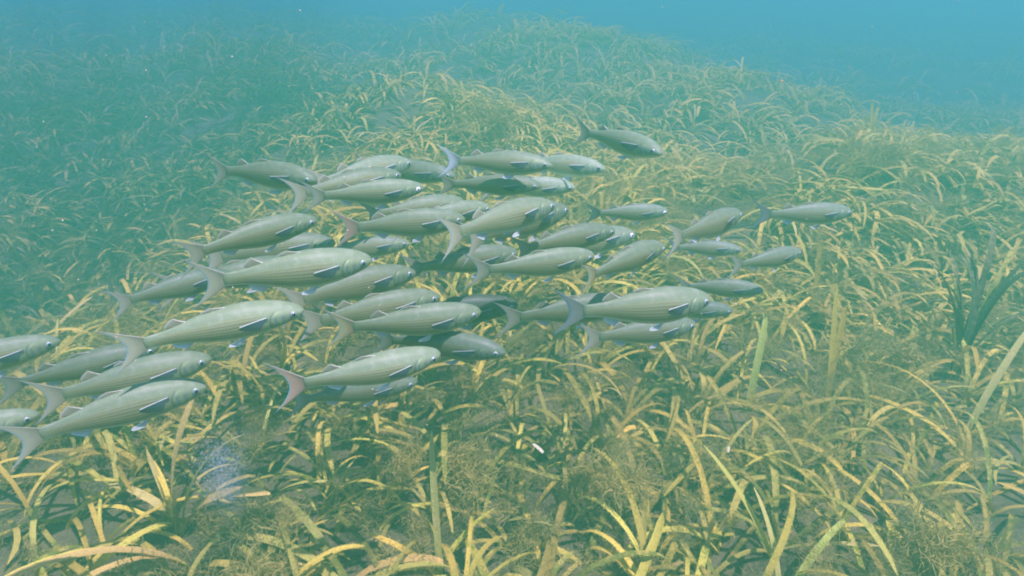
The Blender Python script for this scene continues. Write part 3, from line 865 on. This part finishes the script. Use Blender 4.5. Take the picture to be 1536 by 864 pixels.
FISH = [   # x, y, z of the middle of the body, heading, climb, length, swimming curve, paleness, label
    (-0.602, 1.144, 0.939, 24, 2, 0.370, 'b2', 1.25,
     "large pale grey mullet, brightest and uppermost of the three big fish at lower left"),
    (-0.894, 1.272, 0.725, 28, 2, 0.385, 'b1', 1.00,
     "striped mullet partly covered by the tail of the bright pale mullet above it"),
    (-0.803, 1.072, 0.787, 30, 2, 0.370, 'b2', 1.12,
     "big pale-backed mullet lowest in the school, just above the tan forked seagrass"),
    (-1.219, 1.257, 0.779, 34, 2, 0.360, 'b0', 1.00,
     "mullet cut off by the left picture edge, higher of the two cut there"),
    (-1.063, 0.983, 0.789, 31, 2, 0.310, 'b0', 1.00,
     "mullet cut off by the left picture edge, lower of the two cut there"),
    (-1.118, 1.436, 0.648, 32, 2, 0.390, 'b1', 0.75,
     "dim bluish mullet wedged behind the tail of the bright pale mullet at lower left"),
    (-0.320, 1.166, 0.816, 23, 2, 0.360, 'wide', 1.18,
     "pale mullet with widely spread reddish-brown forked tail, lowest fish at the centre"),
    (-0.241, 1.296, 0.863, 18, 0, 0.360, 'b3', 1.00,
     "olive striped mullet with yellowish tail directly above the reddish-tailed mullet"),
    (-0.358, 1.463, 0.802, 27, 0, 0.385, 'b1', 0.80,
     "dull grey mullet just above and behind the olive yellow-tailed mullet"),
    (-0.185, 1.713, 0.663, 15, 0, 0.420, 'b0', 0.35,
     "dark almost black mullet whose head shows beyond the olive yellow-tailed mullet"),
    (-0.181, 1.341, 0.783, -11, 0, 0.340, 'b4', 0.50,
     "dark bluish mullet pointing slightly down, head just right of the reddish-tailed mullet"),
    (-0.430, 1.464, 0.557, 18, 0, 0.360, 'b0', 0.60,
     "shadowed mullet mostly hidden beneath the reddish-tailed mullet, only belly and head showing"),
    (-0.484, 1.274, 0.998, 23, 0, 0.380, 'b1', 1.05,
     "large striped mullet with long dark pectoral fin above the bright pale lower-left mullet"),
    (-0.428, 1.552, 0.824, 33, 0, 0.385, 'b2', 0.85,
     "mullet tucked below and behind the head of the large striped left-centre mullet"),
    (-0.741, 1.850, 0.799, 22, 0, 0.410, 'b0', 0.60,
     "dim bluish mullet showing between the arched left mullet and the large striped one"),
    (-0.620, 1.453, 1.006, 40, 2, 0.345, 'b2', 0.90,
     "leftmost clear mullet of the middle rows, humped back and tail reaching far left"),
    (-0.753, 1.608, 0.827, 32, 0, 0.380, 'b1', 0.80,
     "faint mullet whose back shows over the tail of the large striped left-centre mullet"),
    (-0.851, 1.485, 0.853, 41, 0, 0.300, 'b0', 0.60,
     "faintest murky mullet at far left, below the tail of the large striped mullet"),
    (-0.746, 1.925, 1.015, -15, 0, 0.375, 'b4', 0.60,
     "murky mullet alone at upper left, behind the tails of the upper left trio"),
    (-0.404, 1.737, 1.016, 20, 0, 0.340, 'b3', 1.08,
     "light grey mullet with clear eye, lowest and nearest of the upper left trio"),
    (-0.480, 1.842, 1.006, 38, 0, 0.370, 'b1', 0.90,
     "middle one of three overlapping mullets at the upper left of the school"),
    (-0.488, 2.073, 0.971, 43, 0, 0.400, 'b2', 0.95,
     "topmost of three overlapping mullets at the upper left of the school"),
    (-0.418, 2.485, 0.857, -15, 0, 0.430, 'b0', 0.65,
     "plain greenish mullet half hidden behind the white-tailed mullet in the top row"),
    (-0.055, 2.010, 1.026, -7, 0, 0.360, 'b4', 0.75,
     "mullet in the top row with a bright bluish-white fanned tail"),
    (0.166, 2.484, 0.881, -14, 0, 0.380, 'b0', 1.70,
     "pale silver mullet in the top row, half hidden behind the white-tailed mullet"),
    (-0.083, 2.070, 0.935, -1, 0, 0.355, 'b0', 0.60,
     "dim olive mullet right under the white-tailed mullet of the top row"),
    (0.050, 2.421, 0.812, 4, 0, 0.380, 'b4', 1.70,
     "silvery mullet with only its pale head showing beyond the dim olive one"),
    (-0.306, 1.953, 0.894, 28, 0, 0.350, 'b1', 0.80,
     "mullet with mostly its back showing, left behind the three heads mid school"),
    (-0.203, 1.804, 0.929, 29, 0, 0.320, 'b2', 1.00,
     "mullet with blue eye and dark pectoral fin, head between two larger mid-school fish"),
    (-0.301, 1.672, 0.952, 16, 0, 0.360, 'b1', 0.95,
     "mullet with reddish tail in mid school, nearest of the overlapping cluster left of centre"),
    (-0.038, 1.536, 1.016, 40, 0, 0.380, 'b2', 1.02,
     "steeply rising striped mullet at the very middle of the school"),
    (0.004, 1.756, 0.920, 41, 0, 0.420, 'b2', 0.70,
     "bluish mullet close behind the steeply rising one, head poking out beyond it"),
    (-0.531, 2.145, 0.680, 17, 0, 0.350, 'b0', 0.70,
     "dim mullet low in the gap left of the steeply rising one, blue cheek visible"),
    (-0.163, 1.883, 0.746, 24, 0, 0.400, 'b1', 0.60,
     "dark grey mullet with blue-black pectoral fin, below the steeply rising one"),
    (0.050, 1.522, 0.900, 22, 0, 0.360, 'b3', 1.00,
     "clear mullet with forked teal tail, just right of the dark grey one"),
    (0.139, 1.735, 0.881, 28, 0, 0.360, 'b2', 0.85,
     "mullet rising behind the teal-tailed one, back curved and tail hidden at left"),
    (0.235, 2.045, 0.743, 25, 0, 0.410, 'b0', 1.20,
     "mullet of which only a pale head with round white-ringed eye peeks out"),
    (0.275, 1.540, 0.903, 41, 0, 0.340, 'b2', 0.98,
     "slim mullet rising steeply with short orange-tinted tail, right of the teal-tailed one"),
    (0.422, 2.335, 0.741, 8, 0, 0.330, 'b1', 0.85,
     "olive mullet swimming level above the white-ringed eye, tail fin upright"),
    (0.355, 2.267, 1.029, -49, 0, 0.400, 'b4', 0.75,
     "highest mullet of all, dim blue-green and slanting downward to the right"),
    (0.513, 1.646, 0.955, 41, 0, 0.330, 'b1', 0.75,
     "bluish mullet rising steeply above the deep-bellied one on the right side"),
    (0.709, 2.291, 0.618, -5, 0, 0.290, 'b4', 0.80,
     "deep-bellied bluish mullet with dark forked tail in the right cluster"),
    (0.790, 1.898, 0.747, 27, 0, 0.310, 'b1', 0.85,
     "small rising mullet at the right of the school, over open seagrass"),
    (0.965, 2.087, 0.827, 9, 0, 0.360, 'b3', 0.80,
     "rightmost mullet of the school, swimming level with dark tail"),
    (0.695, 2.029, 0.585, -6, 0, 0.310, 'b4', 0.75,
     "bluish round-backed mullet just beyond the nose of the large right-centre mullet"),
    (0.628, 2.122, 0.452, -2, 0, 0.340, 'b0', 0.60,
     "mullet with only a dark blue snout showing under the round-backed one"),
    (0.273, 1.302, 0.897, 15, 0, 0.380, 'b3', 1.08,
     "large strongly striped mullet at right of centre with dark blue tail"),
    (0.341, 1.566, 0.680, 17, 0, 0.360, 'b1', 0.85,
     "mullet swimming right beneath the large strongly striped one"),
    (0.138, 1.571, 0.743, 16, 0, 0.400, 'b0', 0.70,
     "dull mullet to the left behind the large strongly striped one"),
]
TAILS = {'reddish': 'tail_red', 'yellowish tail': 'tail_gold', 'orange-tinted': 'tail_gold', 'bluish-white': 'tail_white', 'dark blue tail': 'tail_dark',
         'dark forked': 'tail_dark', 'dark tail': 'tail_dark'}
def build_fish():
    for (x, y, z, yaw, climb, L, key, tint, label) in FISH:
        P = PARTS[key]
        e = empty('mullet', (x, y, z))
        e.rotation_euler = (R(rng.uniform(-7, 7)), R(-climb), R(yaw))
        e.scale = (L, L * rng.uniform(0.92, 1.12), L * rng.uniform(0.94, 1.07))
        tag(e, label, 'fish', 'school of mullets')
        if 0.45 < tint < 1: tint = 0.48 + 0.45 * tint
        tk = 'tail'
        for w, t in TAILS.items():
            if w in label and not ('beneath the reddish' in label or 'above the reddish' in label or 'of the reddish' in label):
                tk = t; break
        if 'yellowish tail directly above' in label: tk = 'tail_gold'
        kids = [('body', P['body']), ('mouth', P['mouth']), ('tail_fin', P['tail'][tk]), ('first_dorsal_fin', P['d1']),
                ('second_dorsal_fin', P['d2']), ('anal_fin', P['anal'])]
        for i in (0, 1):
            kids += [('gill_cover', P['gill'][i]), ('pectoral_fin', P['pect'][i]), ('pelvic_fin', P['pelv'][i])]
        tint *= rng.uniform(0.90, 1.10) * (1 + 0.28 * float(sstep(1.7, 2.2, np.float64(y))) * (tint < 1.2))  # distant fish lightened: haze put into their tint
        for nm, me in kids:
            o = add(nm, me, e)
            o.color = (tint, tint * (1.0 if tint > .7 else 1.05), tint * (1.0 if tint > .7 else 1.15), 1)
        for i in (0, 1):
            eye = add('eye', P['eye_w' if 'white-ringed' in label or 'clear eye' in label else 'eye'][i], e)
            add('pupil', P['pupil'][i], eye)
build_fish()

# ------------------------------------------------------------------ drifting particles
OCT_V = np.array([(1, 0, 0), (-1, 0, 0), (0, 1, 0), (0, -1, 0), (0, 0, 1), (0, 0, -1)], float)
OCT_F = np.array([(0, 2, 4), (2, 1, 4), (1, 3, 4), (3, 0, 4), (2, 0, 5), (1, 2, 5), (3, 1, 5), (0, 3, 5)])
def specks(name, pts, size, mats, mi, label, cat):
    K = len(pts)
    sc = size[:, None, None] * rng.uniform(0.5, 1.4, (K, 1, 3))
    V = (pts[:, None, :] + OCT_V[None] * sc).reshape(-1, 3)
    F = (np.arange(K)[:, None, None] * 6 + OCT_F[None]).reshape(-1, 3)
    o = add(name, mesh_data(name, V, F, mats, smooth=False, mat_idx=np.repeat(mi, 8)))
    tag(o, label, cat, kind='stuff')

def build_particles():
    n = 420
    y = rng.uniform(0.5, 4.2, n); x = rng.uniform(-1, 1, n) * 0.85 * y
    z = 1.6 - y * rng.uniform(0.02, 0.85, n)
    pts = np.stack([x, y, z], -1)
    pts = pts[z > ground_z(x, y) + 0.3]
    d = np.linalg.norm(pts - np.array(CAM), axis=1)
    specks('suspended_particles', pts, 0.0011 * d ** 0.7 * rng.uniform(0.4, 1.5, len(pts)) ** 1.3, [M['speck'], M['speck_red']],
           (rng.random(len(pts)) < 0.12).astype(int), 'tiny white and rusty specks drifting in the water', 'particles')
    # puff of bluish silt grains among the grass at lower left
    n = 9000
    c = np.array((-0.80, 1.42, 0.30))
    h = rng.normal(0, 1, n)
    p = c + np.stack([rng.normal(0, 0.026, n) * (1.2 + 0.3 * h) - 0.006 * h, rng.normal(0, 0.035, n), 0.07 * h], -1)
    blue = rng.random(n) < np.clip(0.50 - 0.28 * h, 0.1, 0.9)
    specks('silt_puff', p, rng.uniform(0.0004, 0.0009, n), [M['grain'], M['grain_blue']], blue.astype(int),
           'puff of glittering blue and white silt grains at lower left', 'silt')
build_particles()

# ------------------------------------------------------------------ unseen tree, added to throw shade on the left of the bed
def build_shade_tree():
    tr = NT('bark'); geo = tr.n("ShaderNodeNewGeometry")
    bark = tr.done(tr.principled(tr.mix(tr.noise(geo.outputs["Position"], 12, 4), (0.07, 0.055, 0.04), (0.18, 0.15, 0.11)), 0.9))
    tl = NT('tree_leaf'); g2 = tl.n("ShaderNodeNewGeometry")
    lc = tl.mix(tl.noise(g2.outputs["Position"], 3, 3), (0.05, 0.09, 0.02), (0.10, 0.15, 0.04))
    leaf = tl.done(tl.translucent(tl.principled(lc, 0.5), lc, 0.3))
    base = np.array((-9.5, 5.5, float(ground_z(-9.5, 5.5)) - 0.1))
    e = empty('added_shade_tree', base)
    tag(e, 'tree added out of view at left to shade the bed', 'tree')
    def tube(path, radii, n=9):
        V, F = [], []
        for i, (q, r) in enumerate(zip(path, radii)):
            d = path[min(i + 1, len(path) - 1)] - path[max(i - 1, 0)]; d = d / np.linalg.norm(d)
            a = np.cross(d, (0, 1, 0.2)); a /= np.linalg.norm(a); b = np.cross(d, a)
            for k in range(n):
                f = 6.283 * k / n
                V.append(q + r * (math.cos(f) * a + math.sin(f) * b))
        return np.array(V), grid_faces(len(path), n, True)
    top = np.array((5.0, 0.2, 5.2))
    path = [np.array((0, 0, 0)), np.array((0.5, 0, 1.6)), np.array((1.6, 0.1, 3.2)), np.array((3.2, 0.1, 4.5)), top]
    V, F = tube(path, (0.32, 0.27, 0.23, 0.18, 0.12))
    add('trunk', mesh_data('trunk', V, F, [bark]), e)
    for k in range(7):
        end = top + np.array((rng.uniform(-0.5, 3.2), rng.uniform(-3.6, 3.6), rng.uniform(-0.3, 0.6)))
        st = path[3] * (1 - k / 7) + top * (k / 7)
        V, F = tube([st, (st + end) / 2 + np.array((0, 0, 0.3)), end], (0.10, 0.07, 0.02), 7)
        add('branch', mesh_data('branch', V, F, [bark]), e)
    n = 6500
    cl = rng.uniform(-1, 1, (150, 2)); cl = cl[(cl ** 2).sum(1) < 1]
    i = rng.integers(len(cl), size=n)
    c = np.stack([cl[i, 0] * 2.5, cl[i, 1] * 4.2, 0 * i], -1) + rng.normal(0, 1, (n, 3)) * np.array((0.30, 0.34, 0.32)) + np.array((6.6, -1.0, 5.2))
    a = rng.standard_normal((n, 3)); a[:, 2] *= 0.5; a /= np.linalg.norm(a, axis=1, keepdims=True)
    b = np.cross(a, rng.standard_normal((n, 3))); b /= np.linalg.norm(b, axis=1, keepdims=True)
    ln = rng.uniform(0.07, 0.13, n)[:, None]
    V = np.stack([c - a * ln, c + b * ln * 0.38, c + a * ln, c - b * ln * 0.38], 1).reshape(-1, 3)
    add('shade_crown', mesh_data('shade_crown', V, np.arange(n * 4).reshape(-1, 4), [leaf], smooth=False), e)
build_shade_tree()

# ------------------------------------------------------------------ the water itself
def build_haze():
    x0, x1, y0, y1, z0, z1 = -34, 34, -8, 44, -3.4, 1.95
    V = [(x, y, z) for z in (z0, z1) for y in (y0, y1) for x in (x0, x1)]
    F = [(0, 2, 3, 1), (4, 5, 7, 6), (0, 1, 5, 4), (2, 6, 7, 3), (0, 4, 6, 2), (1, 3, 7, 5)]
    t = NT('sea_water')
    pv = t.n("ShaderNodeVolumePrincipled")
    pv.inputs["Color"].default_value = (0.060, 0.305, 0.148, 1)
    pv.inputs["Absorption Color"].default_value = (0.05, 0.0, 0.50, 1)
    pv.inputs["Density"].default_value = 0.27
    pv.inputs["Anisotropy"].default_value = 0.1
    t.link(pv.outputs[0], t.out.inputs["Volume"])
    o = add('haze', mesh_data('haze', V, F, [t.m], smooth=False))
    tag(o, 'murky blue-green sea water filling the whole view', 'water', kind='stuff')
build_haze()
